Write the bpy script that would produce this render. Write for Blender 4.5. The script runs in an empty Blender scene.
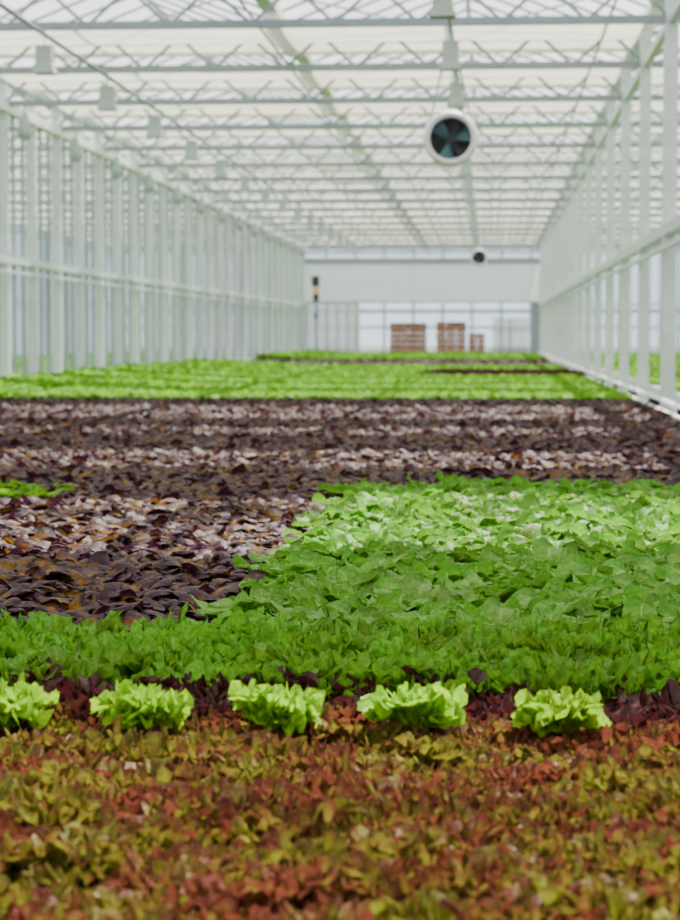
import bpy, math, random
import numpy as np
from mathutils import Vector, Matrix
rng = random.Random(7)
scene = bpy.context.scene
EYE = 1.66
XL, XR, XM = -8.9, 2.4, -3.25
DEND = 96.0
T0, TS = 0.3, 4.5
CH = EYE + 4.2          # truss bottom chord height
TT = CH + 0.52          # truss top chord

# ------------------------------------------------------------ materials
def new_mat(name):
    m = bpy.data.materials.new(name); m.use_nodes = True
    nt = m.node_tree; nt.nodes.clear()
    out = nt.nodes.new('ShaderNodeOutputMaterial')
    return m, nt, out
def simple(name, col, rough=0.5, metal=0.0, var=0.06, scale=6.0, bump=0.0):
    m, nt, out = new_mat(name)
    p = nt.nodes.new('ShaderNodeBsdfPrincipled')
    tc = nt.nodes.new('ShaderNodeTexCoord')
    n = nt.nodes.new('ShaderNodeTexNoise'); n.inputs['Scale'].default_value = scale
    n.inputs['Detail'].default_value = 4
    nt.links.new(tc.outputs['Object'], n.inputs['Vector'])
    r = nt.nodes.new('ShaderNodeValToRGB')
    r.color_ramp.elements[0].position = 0.3; r.color_ramp.elements[1].position = 0.7
    r.color_ramp.elements[0].color = (*[max(0, c*(1-var*2)) for c in col], 1)
    r.color_ramp.elements[1].color = (*[min(1, c*(1+var)) for c in col], 1)
    nt.links.new(n.outputs['Fac'], r.inputs['Fac'])
    nt.links.new(r.outputs['Color'], p.inputs['Base Color'])
    p.inputs['Roughness'].default_value = rough
    p.inputs['Metallic'].default_value = metal
    if bump > 0:
        b = nt.nodes.new('ShaderNodeBump'); b.inputs['Strength'].default_value = bump
        nt.links.new(n.outputs['Fac'], b.inputs['Height']); nt.links.new(b.outputs['Normal'], p.inputs['Normal'])
    nt.links.new(p.outputs['BSDF'], out.inputs['Surface'])
    return m
def sheet(name, col, transp, transl=0.6, var=0.1, scale=1.5):
    """translucent sheet: transparent / (diffuse+translucent)"""
    m, nt, out = new_mat(name)
    d = nt.nodes.new('ShaderNodeBsdfDiffuse'); t = nt.nodes.new('ShaderNodeBsdfTranslucent')
    tr = nt.nodes.new('ShaderNodeBsdfTransparent')
    tc = nt.nodes.new('ShaderNodeTexCoord')
    n = nt.nodes.new('ShaderNodeTexNoise'); n.inputs['Scale'].default_value = scale
    nt.links.new(tc.outputs['Object'], n.inputs['Vector'])
    r = nt.nodes.new('ShaderNodeValToRGB')
    r.color_ramp.elements[0].color = (*[c*(1-var) for c in col], 1)
    r.color_ramp.elements[1].color = (*col, 1)
    nt.links.new(n.outputs['Fac'], r.inputs['Fac'])
    nt.links.new(r.outputs['Color'], d.inputs['Color']); nt.links.new(r.outputs['Color'], t.inputs['Color'])
    m1 = nt.nodes.new('ShaderNodeMixShader'); m1.inputs[0].default_value = transl
    nt.links.new(d.outputs[0], m1.inputs[1]); nt.links.new(t.outputs[0], m1.inputs[2])
    m2 = nt.nodes.new('ShaderNodeMixShader'); m2.inputs[0].default_value = transp
    nt.links.new(m1.outputs[0], m2.inputs[1]); nt.links.new(tr.outputs[0], m2.inputs[2])
    nt.links.new(m2.outputs[0], out.inputs['Surface'])
    return m
def leafmat(name, base, edge, rib, e0=0.5, e1=0.9, rough=0.4, transl=0.35, noise_amt=0.35, ribw=0.0, spec=0.5, tv=1.4, bump=0.35, vlo=0.72, vhi=1.28):
    m, nt, out = new_mat(name); N = nt.nodes; L = nt.links
    at = N.new('ShaderNodeAttribute'); at.attribute_name = 'tip'
    tc = N.new('ShaderNodeTexCoord')
    nz = N.new('ShaderNodeTexNoise'); nz.inputs['Scale'].default_value = 22; nz.inputs['Detail'].default_value = 3
    L.new(tc.outputs['Object'], nz.inputs['Vector'])
    oi = N.new('ShaderNodeObjectInfo')
    a = N.new('ShaderNodeMath'); a.operation = 'MULTIPLY_ADD'
    L.new(nz.outputs['Fac'], a.inputs[0]); a.inputs[1].default_value = noise_amt*2; L.new(at.outputs['Fac'], a.inputs[2])
    a2 = N.new('ShaderNodeMath'); a2.operation = 'MULTIPLY_ADD'
    L.new(oi.outputs['Random'], a2.inputs[0]); a2.inputs[1].default_value = 0.3
    L.new(a.outputs[0], a2.inputs[2])
    a3 = N.new('ShaderNodeMath'); a3.operation = 'SUBTRACT'; L.new(a2.outputs[0], a3.inputs[0]); a3.inputs[1].default_value = noise_amt + 0.15
    mrr = N.new('ShaderNodeMapRange'); mrr.inputs['From Min'].default_value = e0; mrr.inputs['From Max'].default_value = e1
    L.new(a3.outputs[0], mrr.inputs['Value'])
    mx0 = N.new('ShaderNodeMixRGB'); L.new(mrr.outputs[0], mx0.inputs[0])
    mx0.inputs[1].default_value = (*base, 1); mx0.inputs[2].default_value = (*edge, 1)
    col = mx0.outputs[0]
    if ribw > 0:
        av = N.new('ShaderNodeAttribute'); av.attribute_name = 'vv'
        ab = N.new('ShaderNodeMath'); ab.operation = 'ABSOLUTE'; L.new(av.outputs['Fac'], ab.inputs[0])
        mr = N.new('ShaderNodeMapRange'); mr.inputs['From Min'].default_value = ribw*0.4; mr.inputs['From Max'].default_value = ribw
        mr.inputs['To Min'].default_value = 0.6; mr.inputs['To Max'].default_value = 0
        L.new(ab.outputs[0], mr.inputs['Value'])
        mx = N.new('ShaderNodeMixRGB'); L.new(mr.outputs[0], mx.inputs[0]); L.new(col, mx.inputs[1]); mx.inputs[2].default_value = (*rib, 1)
        col = mx.outputs[0]
    # crinkle mottling
    nb = N.new('ShaderNodeTexNoise'); nb.inputs['Scale'].default_value = 75; nb.inputs['Detail'].default_value = 3
    L.new(tc.outputs['Object'], nb.inputs['Vector'])
    cv = N.new('ShaderNodeMapRange'); cv.inputs['From Min'].default_value = 0.35; cv.inputs['From Max'].default_value = 0.65
    cv.inputs['To Min'].default_value = 0.72; cv.inputs['To Max'].default_value = 1.22
    L.new(nb.outputs['Fac'], cv.inputs['Value'])
    hs = N.new('ShaderNodeHueSaturation')
    vr = N.new('ShaderNodeMapRange'); vr.inputs['To Min'].default_value = vlo; vr.inputs['To Max'].default_value = vhi
    L.new(oi.outputs['Random'], vr.inputs['Value'])
    mm = N.new('ShaderNodeMath'); mm.operation = 'MULTIPLY'; L.new(vr.outputs[0], mm.inputs[0]); L.new(cv.outputs[0], mm.inputs[1])
    L.new(mm.outputs[0], hs.inputs['Value'])
    L.new(col, hs.inputs['Color']); col = hs.outputs['Color']
    p = N.new('ShaderNodeBsdfPrincipled'); L.new(col, p.inputs['Base Color'])
    p.inputs['Roughness'].default_value = rough
    p.inputs['Specular IOR Level'].default_value = spec
    t = N.new('ShaderNodeBsdfTranslucent')
    h2 = N.new('ShaderNodeHueSaturation'); h2.inputs['Saturation'].default_value = 1.0; h2.inputs['Value'].default_value = tv
    L.new(col, h2.inputs['Color']); L.new(h2.outputs[0], t.inputs['Color'])
    b = N.new('ShaderNodeBump'); b.inputs['Strength'].default_value = bump; b.inputs['Distance'].default_value = 0.01
    L.new(nb.outputs['Fac'], b.inputs['Height']); L.new(b.outputs[0], p.inputs['Normal'])
    mx2 = N.new('ShaderNodeMixShader'); mx2.inputs[0].default_value = transl
    L.new(p.outputs[0], mx2.inputs[1]); L.new(t.outputs[0], mx2.inputs[2]); L.new(mx2.outputs[0], out.inputs['Surface'])
    return m

M_steel = simple('galvanised_steel', (0.22, 0.27, 0.29), 0.45, 0.0)
M_frame = simple('aluminium_glazing_bar', (0.14, 0.18, 0.21), 0.45, 0.0)
M_post = simple('painted_post', (0.58, 0.64, 0.64), 0.5)
M_mull = simple('grey_mullion', (0.26, 0.31, 0.33), 0.5)
M_lamp = simple('lamp_housing', (0.36, 0.43, 0.40), 0.5)
M_white = simple('white_paint', (0.82, 0.84, 0.84), 0.4)
M_floor = simple('concrete', (0.18, 0.19, 0.18), 0.9, scale=2, bump=0.2)
M_bench = simple('black_tray', (0.02, 0.022, 0.018), 0.8)
M_rail = simple('white_gutter', (0.72, 0.75, 0.74), 0.5)
M_dark = simple('dark_plastic', (0.015, 0.02, 0.025), 0.5)
M_teal = simple('teal_blade', (0.10, 0.22, 0.26), 0.35)
M_card = simple('cardboard', (0.27, 0.10, 0.04), 0.85, scale=9)
M_tape = simple('carton_tape', (0.42, 0.24, 0.12), 0.5)
M_wood = simple('pallet_wood', (0.40, 0.28, 0.16), 0.8)
M_yel = simple('yellow_label', (0.8, 0.5, 0.03), 0.5)
M_blue = simple('blue_panel', (0.05, 0.14, 0.35), 0.5)
M_roof = sheet('whitewashed_roof_glass', (0.94, 0.95, 0.94), 0.66, 0.6)
M_curt = sheet('shade_curtain_fabric', (0.80, 0.785, 0.70), 0.05, 0.42, scale=3)
M_poly = sheet('polycarbonate', (0.46, 0.56, 0.62), 0.78, 0.4)
M_polyo = sheet('outer_polycarbonate', (0.38, 0.48, 0.56), 0.32, 0.6)
M_door = sheet('sliding_door_sheet', (0.62, 0.67, 0.68), 0.15, 0.5)
M_screen = sheet('white_screen', (0.74, 0.79, 0.83), 0.05, 0.38)

# ------------------------------------------------------------ mesh builder
class B:
    def __init__(s): s.v = []; s.f = []; s.m = []
    def add(s, vs, fs, mi=0):
        o = len(s.v); s.v += [tuple(v) for v in vs]
        s.f += [tuple(i+o for i in f) for f in fs]; s.m += [mi]*len(fs)
    def box(s, x0, x1, y0, y1, z0, z1, mi=0):
        vs = [(x, y, z) for z in (z0, z1) for y in (y0, y1) for x in (x0, x1)]
        s.add(vs, [(0,2,3,1),(4,5,7,6),(0,1,5,4),(2,6,7,3),(0,4,6,2),(1,3,7,5)], mi)
    def tube(s, p0, p1, r, n=6, mi=0, r1=None):
        p0 = Vector(p0); p1 = Vector(p1); d = (p1-p0).normalized()
        u = d.orthogonal().normalized(); w = d.cross(u); r1 = r if r1 is None else r1
        vs = []
        for p, rr in ((p0, r), (p1, r1)):
            for i in range(n):
                a = 2*math.pi*i/n; vs.append(p+u*math.cos(a)*rr+w*math.sin(a)*rr)
        fs = [(i, (i+1) % n, n+(i+1) % n, n+i) for i in range(n)] + [tuple(range(n))[::-1], tuple(range(n, 2*n))]
        s.add(vs, fs, mi)
    def lathe(s, prof, axis='z', n=24, c=(0,0,0), mi=0, closed=False):
        vs = []
        for (r, h) in prof:
            for i in range(n):
                a = 2*math.pi*i/n
                if axis == 'z': vs.append((c[0]+r*math.cos(a), c[1]+r*math.sin(a), c[2]+h))
                else: vs.append((c[0]+r*math.cos(a), c[1]+h, c[2]+r*math.sin(a)))
        fs = []; m = len(prof); K = m if closed else m-1
        for k in range(K):
            k2 = (k+1) % m
            for i in range(n):
                fs.append((k*n+i, k*n+(i+1) % n, k2*n+(i+1) % n, k2*n+i))
        s.add(vs, fs, mi)
    def mesh(s, name, mats, smooth=False):
        me = bpy.data.meshes.new(name); me.from_pydata(s.v, [], s.f)
        for m in mats: me.materials.append(m)
        me.polygons.foreach_set('material_index', s.m)
        if smooth: me.polygons.foreach_set('use_smooth', [True]*len(s.f))
        me.update(); return me
    def obj(s, name, mats, parent=None, loc=(0,0,0), smooth=False):
        return mkobj(name, s.mesh(name, mats, smooth), parent, loc)
def mkobj(name, me, parent=None, loc=(0,0,0)):
    o = bpy.data.objects.new(name, me); scene.collection.objects.link(o)
    o.location = loc
    if parent: o.parent = parent
    return o
def empty(name, loc=(0,0,0)):
    o = bpy.data.objects.new(name, None); scene.collection.objects.link(o); o.location = loc; return o

# ------------------------------------------------------------ shell
XOL, XOR = -20.2, 13.7
Y0, Y1 = -9.0, 110.0
b = B(); b.box(XOL-1, XOR+1, Y0, Y1+1, -0.1, 0.0); b.obj('floor', [M_floor])

# roof : venlo spans
GZ, RZ = TT+0.12, TT+1.25
b = B()
gut = [XOL, (XOL+XL)/2, XL, XM, XR, (XR+XOR)/2, XOR]
for i in range(6):
    xa, xb = gut[i], gut[i+1]; xm = (xa+xb)/2
    for (p, q) in ((xa, xm), (xm, xb)):
        zp = GZ if p in (xa,) and q == xm else RZ
        zq = RZ if zp == GZ else GZ
        b.add([(p, Y0, zp), (q, Y0, zq), (q, Y1, zq), (p, Y1, zp)], [(0,1,2,3)])
b.obj('ceiling', [M_roof])
b = B()
for i in range(6):
    xa, xb = gut[i], gut[i+1]; xm = (xa+xb)/2
    b.box(xm-0.04, xm+0.04, Y0, Y1, RZ-0.07, RZ-0.005)
    y = Y0
    while y < Y1:
        b.tube((xa, y, GZ-0.02), (xm, y, RZ-0.03), 0.028, 4)
        b.tube((xb, y, GZ-0.02), (xm, y, RZ-0.03), 0.028, 4)
        y += 1.125
for x in gut:
    b.box(x-0.11, x+0.11, Y0, Y1, GZ-0.12, GZ-0.0, 1)
b.obj('roof_glazing_frame', [M_frame, M_post])

# trusses
b = B()
b.box(XOL, XOR, -0.045, 0.045, CH-0.055, CH+0.055)
b.box(XOL, XOR, -0.035, 0.035, TT-0.05, TT+0.0)
x = XOL; step = 0.565; k = 0
while x < XOR-0.1:
    za, zb = (CH, TT-0.02) if k % 2 == 0 else (TT-0.02, CH)
    b.tube((x, 0, za), (x+step, 0, zb), 0.027, 5); x += step; k += 1
tm = b.mesh('roof_truss', [M_steel])
ty = []
y = T0-4.5*2
while y < DEND+12:
    ty.append(y); y += TS
for i, y in enumerate(ty): mkobj('roof_truss' if i == 0 else 'roof_truss.%03d' % i, tm, loc=(0, y, 0))

# purlins / cables along the house
b = B()
for x in (-6.1, -0.55):
    b.tube((x, Y0, CH-0.11), (x, DEND-0.6, CH-0.11), 0.034, 8)
for x in (-8.3, 1.6, -3.25):
    b.tube((x, Y0, CH+0.1), (x, DEND-0.6, CH+0.1), 0.02, 8)
b.obj('suspension_pipe', [M_steel])
b = B()
for y in ty[1:-6]:
    for (xa, xb) in ((-8.6, -6.1), (-3.25, -6.1), (-3.25, -0.55), (2.1, -0.55)):
        b.tube((xa, y, TT-0.02), (xb, y+4.5, TT-0.02), 0.016, 5)
b.obj('wind_brace', [M_steel])

# shade curtains
EL = math.radians(57); AZ = math.radians(16)
CZ = TT-0.10
OFF = (CZ-0.8)/math.tan(EL)*math.cos(AZ)
gaps = [(-2.0, -0.2), (1.4, 5.1), (8.5, 11.4), (14.2, 16.2), (18.9, 20.2), (22.4, 26.2), (29.5, 32.0)]
g = 34.2
while g < 92: gaps.append((g, g+2.4)); g += 4.5
prev = Y0+0.2; panels = []
for (a, c) in gaps:
    panels.append((prev, a+OFF)); prev = c+OFF
panels.append((prev, 104))
for i, (a, c) in enumerate(panels):
    if c-a < 0.3: continue
    b = B()
    for (x0, x1) in ((XOL+.15, XL-.15), (XL+0.15, XR-0.15), (XR+0.15, XOR-.15)):
        nx = 60; vs = []; ny = 5
        for j in range(ny+1):
            for k in range(nx+1):
                sag = 0.05*math.sin(math.pi*j/ny)
                vs.append((x0+(x1-x0)*k/nx, a+(c-a)*j/ny, CZ-sag+0.012*math.sin(k*2.1)))
        fs = [(j*(nx+1)+k, j*(nx+1)+k+1, (j+1)*(nx+1)+k+1, (j+1)*(nx+1)+k) for j in range(ny) for k in range(nx)]
        b.add(vs, fs)
        b.tube((x0, c, CZ-0.03), (x1, c, CZ-0.03), 0.045, 8)
    b.obj('shade_curtain' if i == 0 else 'shade_curtain.%03d' % i, [M_curt], smooth=True)

# ------------------------------------------------------------ side walls
def posts(b, X, step, w, off=0.0, d=0.16):
    y = T0-9+off
    while y < DEND:
        b.box(X-w/2, X+w/2, y-d/2, y+d/2, 0, GZ-0.1); y += step
b = B()
posts(b, XL, 2.25, 0.17)
y = T0-9
while y < DEND:
    for q in (0.75, 1.5):
        b.box(XL-0.03, XL+0.03, y+q-0.02, y+q+0.02, 0, CH, 3)
    y += 2.25
b.box(XL-0.07, XL+0.10, Y0, DEND, EYE+1.30, EYE+1.42)
b.box(XL+0.10, XL+0.14, Y0, DEND, EYE+1.12, EYE+1.16)
b.box(XL-0.05, XL+0.13, Y0, DEND, CH-0.16, CH+0.02, 1)
b.box(XL-0.04, XL+0.04, Y0, DEND, 0, 0.75, 1)
b.add([(XL-0.02, Y0, 0.75), (XL-0.02, DEND, 0.75), (XL-0.02, DEND, CH-0.1), (XL-0.02, Y0, CH-0.1)], [(0,1,2,3)], 2)
b.obj('wall_left', [M_post, M_white, M_poly, M_mull])
b = B()
posts(b, XR, 4.5, 0.17)
posts(b, XR+0.12, 4.5, 0.07, 2.25, 0.07)
b.box(XR-0.10, XR+0.07, Y0, DEND, EYE+1.32, EYE+1.46)
b.box(XR-0.16, XR-0.10, Y0, DEND, EYE+1.10, EYE+1.16)
b.box(XR-0.05, XR+0.05, Y0, DEND, CH-0.06, CH+0.06)
b.obj('wall_right', [M_post, M_white])
for nm, X in (('wall_outer_left', XOL), ('wall_outer_right', XOR)):
    b = B(); posts(b, X, 4.5, 0.16)
    b.box(X-0.06, X+0.06, Y0, Y1, 3.0, 3.1); b.box(X-0.06, X+0.06, Y0, Y1, 0, 0.6)
    s = -0.03 if X < 0 else 0.03
    b.add([(X+s, Y0, 0.6), (X+s, Y1, 0.6), (X+s, Y1, GZ), (X+s, Y0, GZ)], [(0,1,2,3)], 1)
    b.obj(nm, [M_mull, M_polyo])

# ------------------------------------------------------------ end wall
b = B()
def px(x): return (x-490)*DEND/2000
xo0, xo1 = px(358), px(531)
for (xa, xb) in ((XOL, XL), (XR, XOR)):
    b.add([(xa, DEND, 0), (xb, DEND, 0), (xb, DEND, GZ), (xa, DEND, GZ)], [(0,1,2,3)], 2)
    x = xa
    while x < xb:
        b.box(x-0.05, x+0.05, DEND-0.08, DEND, 0, GZ); x += 1.4
    b.box(xa, xb, DEND-0.09, DEND, 3.0, 3.12)
b.add([(XL, DEND-0.03, EYE+1.55), (XR, DEND-0.03, EYE+1.55), (XR, DEND-0.03, EYE+3.35), (XL, DEND-0.03, EYE+3.35)], [(0,1,2,3)], 1)      # white roller screen
b.tube((XL, DEND-0.1, EYE+1.55), (XR, DEND-0.1, EYE+1.55), 0.07, 10, 0)
b.box(XL, XR, DEND-0.12, DEND, EYE+3.35, EYE+3.62, 4)      # header beam
b.add([(XL, DEND-0.03, EYE+3.55), (XR, DEND-0.03, EYE+3.55), (XR, DEND-0.03, GZ), (XL, DEND-0.03, GZ)], [(0,1,2,3)], 2)
b.add([(XL, DEND-0.03, 0), (xo0, DEND-0.03, 0), (xo0, DEND-0.03, EYE+1.55), (XL, DEND-0.03, EYE+1.55)], [(0,1,2,3)], 3)
for x in np.linspace(XL+0.1, xo0, 6):
    b.box(x-0.03, x+0.03, DEND-0.09, DEND-0.04, 0, EYE+1.55, 4)
b.box(xo0-0.08, xo0+0.08, DEND-0.12, DEND+0.05, 0, EYE+1.55, 0)
b.box(xo1, XR, DEND-0.10, DEND, 0, EYE+1.55, 4)
b.obj('wall_back', [M_post, M_screen, M_poly, M_door, M_mull])
b = B()
b.box(XOL, XOR, Y1, Y1+0.1, 0, 1.0, 1)
b.box(XOL, XOR, Y1, Y1+0.1, EYE+1.2, EYE+1.35, 0)
b.box(XOL, XOR, Y1, Y1+0.1, EYE+0.35, EYE+0.43, 0)
b.box(XOL, XOR, Y1, Y1+0.08, GZ-0.2, GZ, 0)
x = XOL
while x < XOR:
    b.box(x-0.06, x+0.06, Y1-0.02, Y1+0.12, 0, GZ); x += 1.6
b.add([(XOL, Y1+.05, 1.0), (XOR, Y1+.05, 1.0), (XOR, Y1+.05, GZ), (XOL, Y1+.05, GZ)], [(0,1,2,3)], 2)
b.box(px(492)*1.13, px(528)*1.13, Y1-0.08, Y1-0.02, 0, EYE+0.9, 3)
b.box(px(509)*1.13, px(511)*1.13, Y1-0.10, Y1-0.07, 0, EYE+0.9, 0)
b.obj('wall_packing_area', [M_mull, M_white, M_polyo, M_door])

# ------------------------------------------------------------ growing benches
def bench(name, x0, x1, y0, y1):
    b = B()
    b.box(x0, x1, y0, y1, 0.58, 0.63, 0)
    b.box(x0-0.05, x0, y0, y1, 0.50, 0.72, 1); b.box(x1, x1+0.05, y0, y1, 0.50, 0.72, 1)
    b.box(x0, x1, y0-0.05, y0, 0.50, 0.72, 1); b.box(x0, x1, y1, y1+0.05, 0.50, 0.72, 1)
    y = y0+0.5
    while y < y1:
        for x in np.linspace(x0+0.3, x1-0.3, 4):
            b.box(x-0.03, x+0.03, y-0.03, y+0.03, 0, 0.58, 1)
        y += 4.5
    return b.obj(name, [M_bench, M_rail])
bench('growing_bench', -8.65, 2.12, 1.6, 94.5)
bench('growing_bench.001', 3.0, 13.0, 1.6, 94.5)
bench('growing_bench.002', -19.6, -9.5, 1.6, 94.5)
b = B(); b.tube((2.24, 1.6, 0.80), (2.24, 94.5, 0.80), 0.03, 8)
y = 2.0
while y < 94: b.box(2.22, 2.26, y-.02, y+.02, 0, 0.80); y += 4.5
b.obj('heating_pipe_rail', [M_white])

# ------------------------------------------------------------ lettuce prototypes
def commit(name, V, F, tip, vv, mat):
    me = bpy.data.meshes.new(name); me.from_pydata(V, [], F); me.materials.append(mat)
    me.polygons.foreach_set('use_smooth', [True]*len(F))
    a = me.attributes.new('tip', 'FLOAT', 'POINT'); a.data.foreach_set('value', tip)
    a = me.attributes.new('vv', 'FLOAT', 'POINT'); a.data.foreach_set('value', vv)
    me.update(); return me
def head_smooth(name, mat, n=15, L0=0.15, W0=0.125, seed=0, nu=9, nv=6, cup=0.35, e0o=58, e0i=80, e1o=-30, e1i=35, wave=0.10, pucker=0.0):
    R = random.Random(seed); V = []; F = []; T = []; VV = []
    for i in range(n):
        q = i/(n-1)
        az = i*2.39996 + R.uniform(-.25, .25)
        L = L0*(1.0-0.40*q)*R.uniform(.80, 1.15); W = W0*(1.0-0.35*q)*R.uniform(.85, 1.15)
        e0 = math.radians(e0o+(e0i-e0o)*q); e1 = math.radians(e1o+(e1i-e1o)*q + R.uniform(-28, 28))
        twist = R.uniform(-.45, .45); ph = R.uniform(0, 6.28); ph2 = R.uniform(0, 6.28); cp = cup*R.uniform(.5, 1.5)
        r = 0.008; z = 0.01*q
        o = len(V)
        ca, sa = math.cos(az), math.sin(az)
        for a in range(nu+1):
            u = a/nu
            e = e0+(e1-e0)*(u**1.5)
            if a > 0: r += math.cos(e)*L/nu; z += math.sin(e)*L/nu
            s = min(1, u/0.5); s = s*s*(3-2*s)
            w = W/2*(0.16+0.84*s)
            if u > 0.55:
                t = (u-0.55)/0.45; w *= math.sqrt(max(0.0, 1-t*t*0.99))
            for c in range(nv+1):
                v = -1+2*c/nv
                lat = w*v
                lift = cp*w*v*v + wave*W*abs(v)**2*math.sin(7*u+ph+v*2.2)*u
                lift += pucker*W*math.sin(11*u+ph)*math.sin(4.5*v+ph2)*s
                lift += 0.14*W*(abs(v)**0.7)*s if pucker else 0
                lift += lat*math.tan(twist)*u
                nr, nz = -math.sin(e), math.cos(e)
                rr = r+nr*lift; zz = z+nz*lift
                V.append((rr*ca-lat*sa, rr*sa+lat*ca, zz)); T.append(u*0.75+0.25*abs(v)*u); VV.append(v)
        for a in range(nu):
            for c in range(nv):
                k = o+a*(nv+1)+c; F.append((k, k+1, k+nv+2, k+nv+1))
    return commit(name, V, F, T, VV, mat)
def head_frilly(name, mat, n=24, L0=0.15, seed=0, nr=8, nphi=48, k=9, amp=0.02, pm=1.25, latf=0.8, e0o=45, e1o=10):
    R = random.Random(seed); V = []; F = []; T = []; VV = []
    for i in range(n):
        q = i/(n-1)
        az = i*2.39996 + R.uniform(-.3, .3)
        L = L0*(1.0-0.35*q)*R.uniform(.78, 1.15)
        e0 = math.radians(e0o+(84-e0o)*q); e1 = math.radians(e1o+(65-e1o)*q+R.uniform(-25, 25))
        ph = R.uniform(0, 6.28); ph2 = R.uniform(0, 6.28); ph3 = R.uniform(0, 6.28); kk = k+R.uniform(-1, 1)
        tw = R.uniform(-.4, .4)
        ca, sa = math.cos(az), math.sin(az); o = len(V)
        pr = 0.005; pz = 0
        cl = [(pr, pz, e0)]
        for a in range(1, nr+1):
            u = a/nr; e = e0+(e1-e0)*u
            pr += math.cos(e)*L/nr; pz += math.sin(e)*L/nr; cl.append((pr, pz, e))
        for a in range(nr+1):
            u = (a/nr)**0.8
            for c in range(nphi+1):
                v = -1+2*c/nphi; phi = v*pm
                edge = 1.0 + u**3*(0.08*math.sin(kk*2.6*phi+ph2)+0.09*math.sin(kk*0.8*phi+ph3))
                fx = u*(0.25+0.75*math.cos(phi)**0.6)*edge*0.95
                lat = u*math.sin(phi)*edge*L*latf*(0.4+0.6*u)
                fx = max(0, min(1.12, fx))
                fi = fx*nr; j = min(nr-1, int(fi)); t = fi-j
                r = cl[j][0]*(1-t)+cl[j+1][0]*t; z = cl[j][1]*(1-t)+cl[j+1][1]*t; tt = min(t, 1); e = cl[j][2]*(1-tt)+cl[j+1][2]*tt
                fr = amp*(u**2.8)*(0.9*math.sin(kk*1.9*phi+ph)+0.5*math.sin(kk*3.1*phi+ph2)) + amp*0.45*u*math.sin(u*12+ph+phi*3)*math.sin(phi*5+ph3)
                lift = fr + 0.25*abs(lat) + lat*tw*u
                shift = amp*0.6*(u**3)*math.cos(kk*1.9*phi+ph2)
                rr = r-math.sin(e)*lift+math.cos(e)*shift; zz = z+math.cos(e)*lift+math.sin(e)*shift
                lat2 = lat + amp*0.6*u**3*math.cos(kk*1.9*phi+ph)
                V.append((rr*ca-lat2*sa, rr*sa+lat2*ca, zz)); T.append(u); VV.append(v)
        for a in range(nr):
            for c in range(nphi):
                kx = o+a*(nphi+1)+c; F.append((kx, kx+1, kx+nphi+2, kx+nphi+1))
    return commit(name, V, F, T, VV, mat)

ML_green = leafmat('butterhead_leaf', (0.18, 0.34, 0.030), (0.080, 0.235, 0.018), (0.30, 0.46, 0.10), 0.2, 0.9, rough=0.5, transl=0.34, ribw=0.10, spec=0.2)
ML_fargreen = leafmat('young_green_leaf', (0.18, 0.35, 0.012), (0.10, 0.27, 0.008), (0.3, 0.5, 0.08), 0.2, 0.8, rough=0.6, transl=0.38, ribw=0.1, spec=0.1)
ML_purple = leafmat('red_butterhead_leaf', (0.22, 0.10, 0.004), (0.027, 0.006, 0.015), (0.05, 0.015, 0.02), 0.26, 0.56, rough=0.48, transl=0.26, ribw=0.08, spec=0.13, noise_amt=0.42)
ML_frill = leafmat('green_frilly_leaf', (0.24, 0.37, 0.025), (0.10, 0.27, 0.016), (0.4, 0.6, 0.2), 0.4, 1.0, rough=0.5, transl=0.38, spec=0.2)
ML_bright = leafmat('lime_frilly_leaf', (0.38, 0.48, 0.03), (0.20, 0.42, 0.010), (0.4, 0.6, 0.2), 0.3, 0.95, rough=0.5, transl=0.42, spec=0.15)
ML_red = leafmat('red_frilly_leaf', (0.19, 0.20, 0.020), (0.115, 0.030, 0.018), (0.3, 0.3, 0.1), 0.70, 1.02, rough=0.50, transl=0.30, noise_amt=0.5, spec=0.15, bump=0.5, vlo=0.8, vhi=1.2)
ML_dred = leafmat('dark_red_frilly_leaf', (0.09, 0.07, 0.010), (0.050, 0.011, 0.013), (0.3, 0.3, 0.1), 0.4, 0.85, rough=0.45, transl=0.25, spec=0.2)

def protos(key, fn, cnt, **kw):
    col = bpy.data.collections.new('plant_'+key)
    for i in range(cnt):
        me = fn('%s_head_%d' % (key, i), seed=i*13+5, **kw)
        o = bpy.data.objects.new('%s_head_%d' % (key, i), me); col.objects.link(o)
    return col
C_green = protos('butterhead', head_smooth, 4, mat=ML_green, n=12, L0=0.19, W0=0.12, nu=12, nv=8, e0o=66, e1o=-40, e1i=25, cup=-0.12, wave=0.14, pucker=0.035)
C_far = protos('young_green', head_smooth, 3, mat=ML_fargreen, n=10, L0=0.18, W0=0.11, nu=5, nv=4, cup=-0.1)
C_purple = protos('red_butterhead', head_smooth, 4, mat=ML_purple, n=13, L0=0.165, W0=0.09, nu=8, nv=4, e0o=66, e1o=-55, e1i=-5, cup=-0.2)
C_frill = protos('green_frilly', head_frilly, 3, mat=ML_frill, n=16, L0=0.165, amp=0.022)
C_bright = protos('lime_frilly', head_frilly, 4, mat=ML_bright, n=18, L0=0.15, amp=0.025, e0o=56, e1o=10)
C_red = protos('red_frilly', head_frilly, 4, mat=ML_red, n=18, L0=0.11, amp=0.016, nphi=40)
C_dred = protos('dark_red_frilly', head_frilly, 3, mat=ML_dred, n=16, L0=0.14, nphi=32, k=7, amp=0.018)

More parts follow.
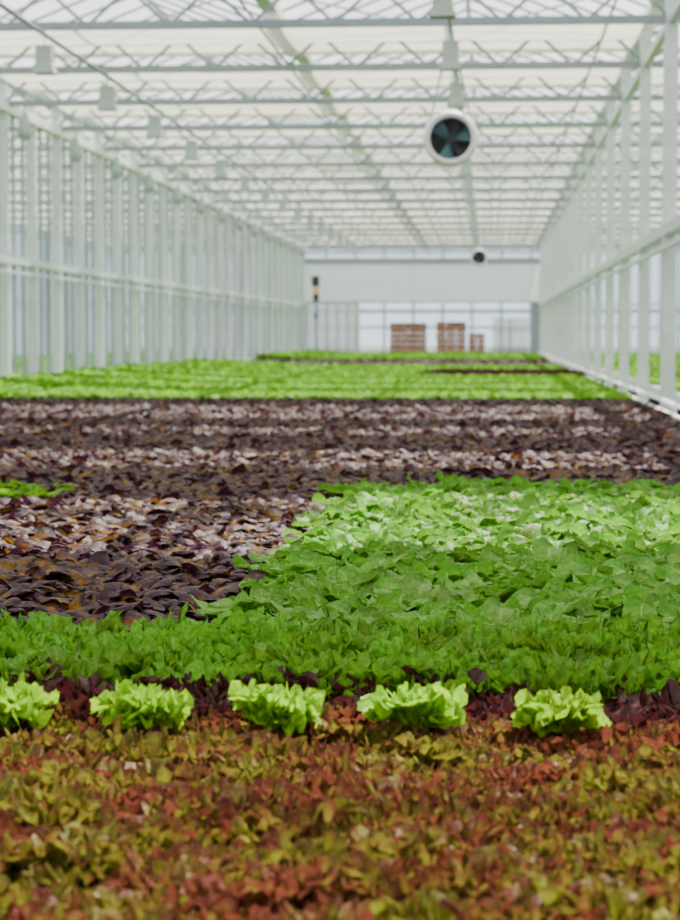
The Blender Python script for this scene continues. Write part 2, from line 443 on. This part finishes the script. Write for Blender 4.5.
def gn_group(col):
    ng = bpy.data.node_groups.new('plant_'+col.name, 'GeometryNodeTree')
    ng.interface.new_socket(name='Geometry', in_out='INPUT', socket_type='NodeSocketGeometry')
    ng.interface.new_socket(name='Geometry', in_out='OUTPUT', socket_type='NodeSocketGeometry')
    N = ng.nodes; L = ng.links
    gi = N.new('NodeGroupInput'); go = N.new('NodeGroupOutput')
    ci = N.new('GeometryNodeCollectionInfo'); ci.inputs['Collection'].default_value = col
    ci.inputs['Separate Children'].default_value = True; ci.inputs['Reset Children'].default_value = True
    ip = N.new('GeometryNodeInstanceOnPoints'); ip.inputs['Pick Instance'].default_value = True
    def na(nm, dt):
        n = N.new('GeometryNodeInputNamedAttribute'); n.data_type = dt; n.inputs['Name'].default_value = nm; return n.outputs['Attribute']
    er = N.new('FunctionNodeEulerToRotation')
    L.new(na('prot', 'FLOAT_VECTOR'), er.inputs[0]); L.new(er.outputs[0], ip.inputs['Rotation'])
    L.new(na('pscale', 'FLOAT'), ip.inputs['Scale'])
    L.new(na('pidx', 'INT'), ip.inputs['Instance Index'])
    L.new(gi.outputs[0], ip.inputs['Points']); L.new(ci.outputs[0], ip.inputs['Instance'])
    L.new(ip.outputs[0], go.inputs[0])
    return ng
GN = {}
def plant_pts(name, col, P, Rr, S, I):
    me = bpy.data.meshes.new(name); me.from_pydata(P, [], [])
    a = me.attributes.new('prot', 'FLOAT_VECTOR', 'POINT'); a.data.foreach_set('vector', np.array(Rr, dtype=np.float32).ravel())
    a = me.attributes.new('pscale', 'FLOAT', 'POINT'); a.data.foreach_set('value', S)
    a = me.attributes.new('pidx', 'INT', 'POINT'); a.data.foreach_set('value', I)
    o = mkobj(name, me)
    if col.name not in GN: GN[col.name] = gn_group(col)
    md = o.modifiers.new('plants', 'NODES'); md.node_group = GN[col.name]
    return o
def plant(name, col, regions, sp, sc=1.0, z=0.63, jit=0.18, scv=0.15, tilt=0.15, sfun=None):
    P = []; Rr = []; S = []; I = []
    nk = len(col.objects)
    for (x0, x1, y0, y1) in regions:
        row = 0; y = y0+sp/2
        while y < y1:
            x = x0+sp/2+(sp/2 if row % 2 else 0)
            while x < x1:
                P.append((x+rng.uniform(-1, 1)*sp*jit, y+rng.uniform(-1, 1)*sp*jit, z))
                Rr.append((rng.uniform(-tilt, tilt), rng.uniform(-tilt, tilt), rng.uniform(0, 6.28)))
                S.append(sc*rng.uniform(1-scv, 1+scv)*(sfun(x, y) if sfun else 1)); I.append(rng.randrange(nk)); x += sp
            y += sp*0.88; row += 1
    return plant_pts(name, col, P, Rr, S, I)
XA, XB = -8.6, 2.08
XBD = -0.93
plant('red_leaf_lettuce_bed', C_red, [(-2.6, XB, 1.8, 4.85)], 0.13, 1.02, z=0.625, scv=0.22)
plant('dark_red_lettuce_row', C_dred, [(-3.4, XB, 4.85, 5.3)], 0.17, 1.0, z=0.625)
P = []; Rr = []; S = []; I = []; x = -0.155-0.345*9
while x < 0.35:
    P.append((x+rng.uniform(-.02, .02), 4.72, 0.70)); Rr.append((rng.uniform(-.1, .1), rng.uniform(-.1, .1), rng.uniform(0, 6.28))); S.append(0.86*rng.uniform(.90, 1.08)); I.append(rng.randrange(4)); x += 0.345
plant_pts('lime_green_lettuce_row', C_bright, P, Rr, S, I)
plant('green_leaf_lettuce_bed', C_frill, [(-4.2, XB, 5.2, 6.25)], 0.185, 1.0)
plant('green_butterhead_lettuce_bed', C_green, [(XBD, XB, 6.2, 12.3)], 0.20, 1.02, tilt=0.25, scv=0.2)
plant('red_butterhead_lettuce_bed', C_purple, [(-6.5, XBD, 6.2, 12.3), (XA, XB, 12.3, 29.3), (XA, XB, 60, 74)], 0.165, 1.1)
def sf(x, y):
    s = 1.0
    if y > 28: s += max(0, (-x-5.0)/3.6)*1.2*min(1, (y-28)/4)
    if y > 60: s = max(s, 1.35)
    return s
plant('young_green_lettuce_bed', C_far, [(XA, XB, 29.3, 45), (XA, -1.5, 45, 51), (XA, XB, 51, 60), (XA, XB, 74, 94.3), (-4.0, -2.55, 11.4, 12.2)], 0.21, 1.1, sfun=sf)
plant('red_leaf_lettuce_patch', C_dred, [(-1.5, XB, 45, 51)], 0.22, 1.2)
plant('neighbouring_lettuce_bed', C_far, [(3.1, 12.9, 20, 94), (-19.5, -9.6, 30, 94)], 0.3, 1.4)

# ------------------------------------------------------------ lamps
b = B()
b.tube((0, 0, 0.0), (0, 0, -0.16), 0.012, 6)
b.box(-0.11, 0.11, -0.12, 0.12, -0.36, -0.12)
vs = [(-.11,-.12,-.36),(.11,-.12,-.36),(.11,.12,-.36),(-.11,.12,-.36),(-.15,-.14,-.50),(.15,-.14,-.50),(.15,.14,-.50),(-.15,.14,-.50)]
b.add(vs, [(0,1,5,4),(1,2,6,5),(2,3,7,6),(3,0,4,7),(0,3,2,1),(4,5,6,7)])
lm = b.mesh('grow_lamp', [M_lamp])
k = 0
for x in (-6.1, -0.55):
    for y in ty:
        if y < -5 or y > 92: continue
        mkobj('grow_lamp' if k == 0 else 'grow_lamp.%03d' % k, lm, loc=(x, y, CH-0.145)); k += 1
b = B()
b.tube((0, 0, 0.0), (0, 0, -0.12), 0.015, 6)
b.lathe([(0.01, -0.08), (0.06, -0.14), (0.10, -0.30), (0.15, -0.44), (0.14, -0.54), (0.06, -0.62), (0.005, -0.63)], n=16)
bm_ = b.mesh('pendant_lamp', [M_lamp], smooth=True)
k = 0
for y in ty:
    if y < -5 or y > 92: continue
    mkobj('pendant_lamp' if k == 0 else 'pendant_lamp.%03d' % k, bm_, loc=(-8.5, y, CH-0.06)); k += 1

# ------------------------------------------------------------ circulation fans
def fan(name, loc, s, top):
    e = empty(name, loc)
    b = B()
    b.lathe([(0.385*s, -0.10*s), (0.40*s, -0.04*s), (0.39*s, 0.22*s), (0.31*s, 0.22*s), (0.295*s, 0.0), (0.30*s, -0.10*s), (0.34*s, -0.145*s)], axis='y', n=40, closed=True)
    b.obj('shroud', [M_white], e, smooth=True)
    b = B()
    for r in np.linspace(0.05, 0.29, 8):
        n = 32
        for i in range(n):
            a0, a1 = 2*math.pi*i/n, 2*math.pi*(i+1)/n
            b.tube((r*s*math.cos(a0), -0.12*s, r*s*math.sin(a0)), (r*s*math.cos(a1), -0.12*s, r*s*math.sin(a1)), 0.003*s, 4)
    for i in range(8):
        a = math.pi*i/4
        b.tube((0, -0.12*s, 0), (0.31*s*math.cos(a), -0.12*s, 0.31*s*math.sin(a)), 0.004*s, 4)
    b.obj('guard', [M_dark], e)
    b = B()
    b.tube((0, -0.06*s, 0), (0, 0.2*s, 0), 0.075*s, 16)
    for i in range(6):
        a = i*math.pi/3+0.3; vs = []
        for r, hw, pit in ((0.06, 0.05, 0.8), (0.16, 0.09, 0.55), (0.275, 0.12, 0.4)):
            for sgn in (-1, 1):
                t = sgn*hw
                vs.append((s*(r*math.cos(a)-t*math.sin(a)*math.cos(pit)), s*(0.06+t*math.sin(pit)), s*(r*math.sin(a)+t*math.cos(a)*math.cos(pit))))
        b.add(vs, [(0,1,3,2),(2,3,5,4)], 1 if i % 2 == 0 else 0)
    b.lathe([(0.0, 0.21*s), (0.31*s, 0.215*s), (0.32*s, 0.23*s), (0.0, 0.235*s)], axis='y', n=24)
    b.obj('rotor_and_motor', [M_dark, M_teal], e)
    b = B()
    b.tube((-0.30*s, 0.05*s, 0.25*s), (-0.05, 0.05*s, top-loc[2]), 0.016, 6)
    b.tube((0.30*s, 0.05*s, 0.25*s), (0.05, 0.05*s, top-loc[2]), 0.016, 6)
    b.obj('hanger', [M_steel], e)
fan('circulation_fan', (-0.57, 28.4, EYE+2.74), 0.97, CH-0.145)
fan('circulation_fan', (-0.42, 73.0, EYE+2.76), 0.80, CH-0.145)

# ------------------------------------------------------------ carton stacks
def stack(name, x0, x1, top, y, nx, nz):
    e = empty(name, ((x0+x1)/2, y, 0)); w = x1-x0
    b = B()
    for k in range(3): b.box(-w/2+k*(w-0.1)/2, -w/2+k*(w-0.1)/2+0.1, -0.5, 0.5, 0, 0.10)
    for k in range(7): b.box(-w/2, w/2, -0.5+k*0.15, -0.5+k*0.15+0.1, 0.10, 0.13)
    b.obj('pallet', [M_wood], e)
    b = B(); h = (top-0.13)/nz; cw = w/nx
    for i in range(nx):
        for j in range(nz):
            for k in range(2):
                g = 0.018; dx = rng.uniform(-.014, .014)
                xx = -w/2+i*cw+dx; yy = -0.5+k*0.5
                b.box(xx+g, xx+cw-g, yy+g, yy+0.5-g, 0.13+j*h+0.004, 0.13+(j+1)*h-0.022, 0)
                b.box(xx+cw*0.47, xx+cw*0.53, yy+g-0.003, yy+g, 0.13+j*h+0.02, 0.13+(j+1)*h-0.03, 1)
    b.obj('cartons', [M_card, M_tape], e)
f = 97.6/2000
stack('carton_pallet_stack', (390-490)*f, (427-490)*f, EYE+11.5*f, 97.6, 4, 8)
stack('carton_pallet_stack', (436-490)*f, (466-490)*f, EYE+12.5*f, 97.6, 3, 8)
stack('carton_pallet_stack', (468-490)*f, (485-490)*f, EYE+1*f, 97.6, 2, 6)
b = B()
b.box(-0.20, 0.16, -0.12, 0.12, EYE+2.25, EYE+2.75, 0)
b.box(-0.16, 0.16, -0.13, -0.02, EYE+1.95, EYE+2.2, 1)
b.box(-0.14, 0.14, -0.12, 0.12, EYE+1.55, EYE+1.9, 0)
b.box(-0.10, 0.10, -0.13, 0.10, EYE+0.7, EYE+1.0, 2)
b.box(-0.04, 0.04, 0.0, 0.08, 0, EYE+2.7, 3)
b.obj('control_cabinet', [M_dark, M_yel, M_blue, M_steel], loc=(-8.25, 94.8, 0))

# ------------------------------------------------------------ light
w = bpy.data.worlds.new('sky'); scene.world = w; w.use_nodes = True
nt = w.node_tree; bg = nt.nodes['Background']
bg.inputs['Color'].default_value = (0.80, 0.90, 1.0, 1); bg.inputs['Strength'].default_value = 1.6
sun = bpy.data.lights.new('sun', 'SUN'); sun.energy = 28.0; sun.angle = math.radians(0.7); sun.color = (1, 0.95, 0.84)
so = bpy.data.objects.new('sun', sun); scene.collection.objects.link(so)
d = Vector((-math.sin(AZ)*math.cos(EL), -math.cos(AZ)*math.cos(EL), -math.sin(EL)))
so.rotation_euler = d.to_track_quat('-Z', 'Y').to_euler(); so.location = (5, 10, 20)

# ------------------------------------------------------------ camera
cam = bpy.data.cameras.new('camera'); co = bpy.data.objects.new('camera', cam); scene.collection.objects.link(co)
cam.sensor_width = 36; cam.lens = 36*2000/920
cam.clip_end = 500; cam.clip_start = 0.05
co.location = (0, 0, EYE)
co.rotation_euler = (math.radians(90)-math.atan(126/2000), 0, math.atan(150/2000))
cam.dof.use_dof = True; cam.dof.focus_distance = 6.8; cam.dof.aperture_fstop = 4.0
scene.camera = co
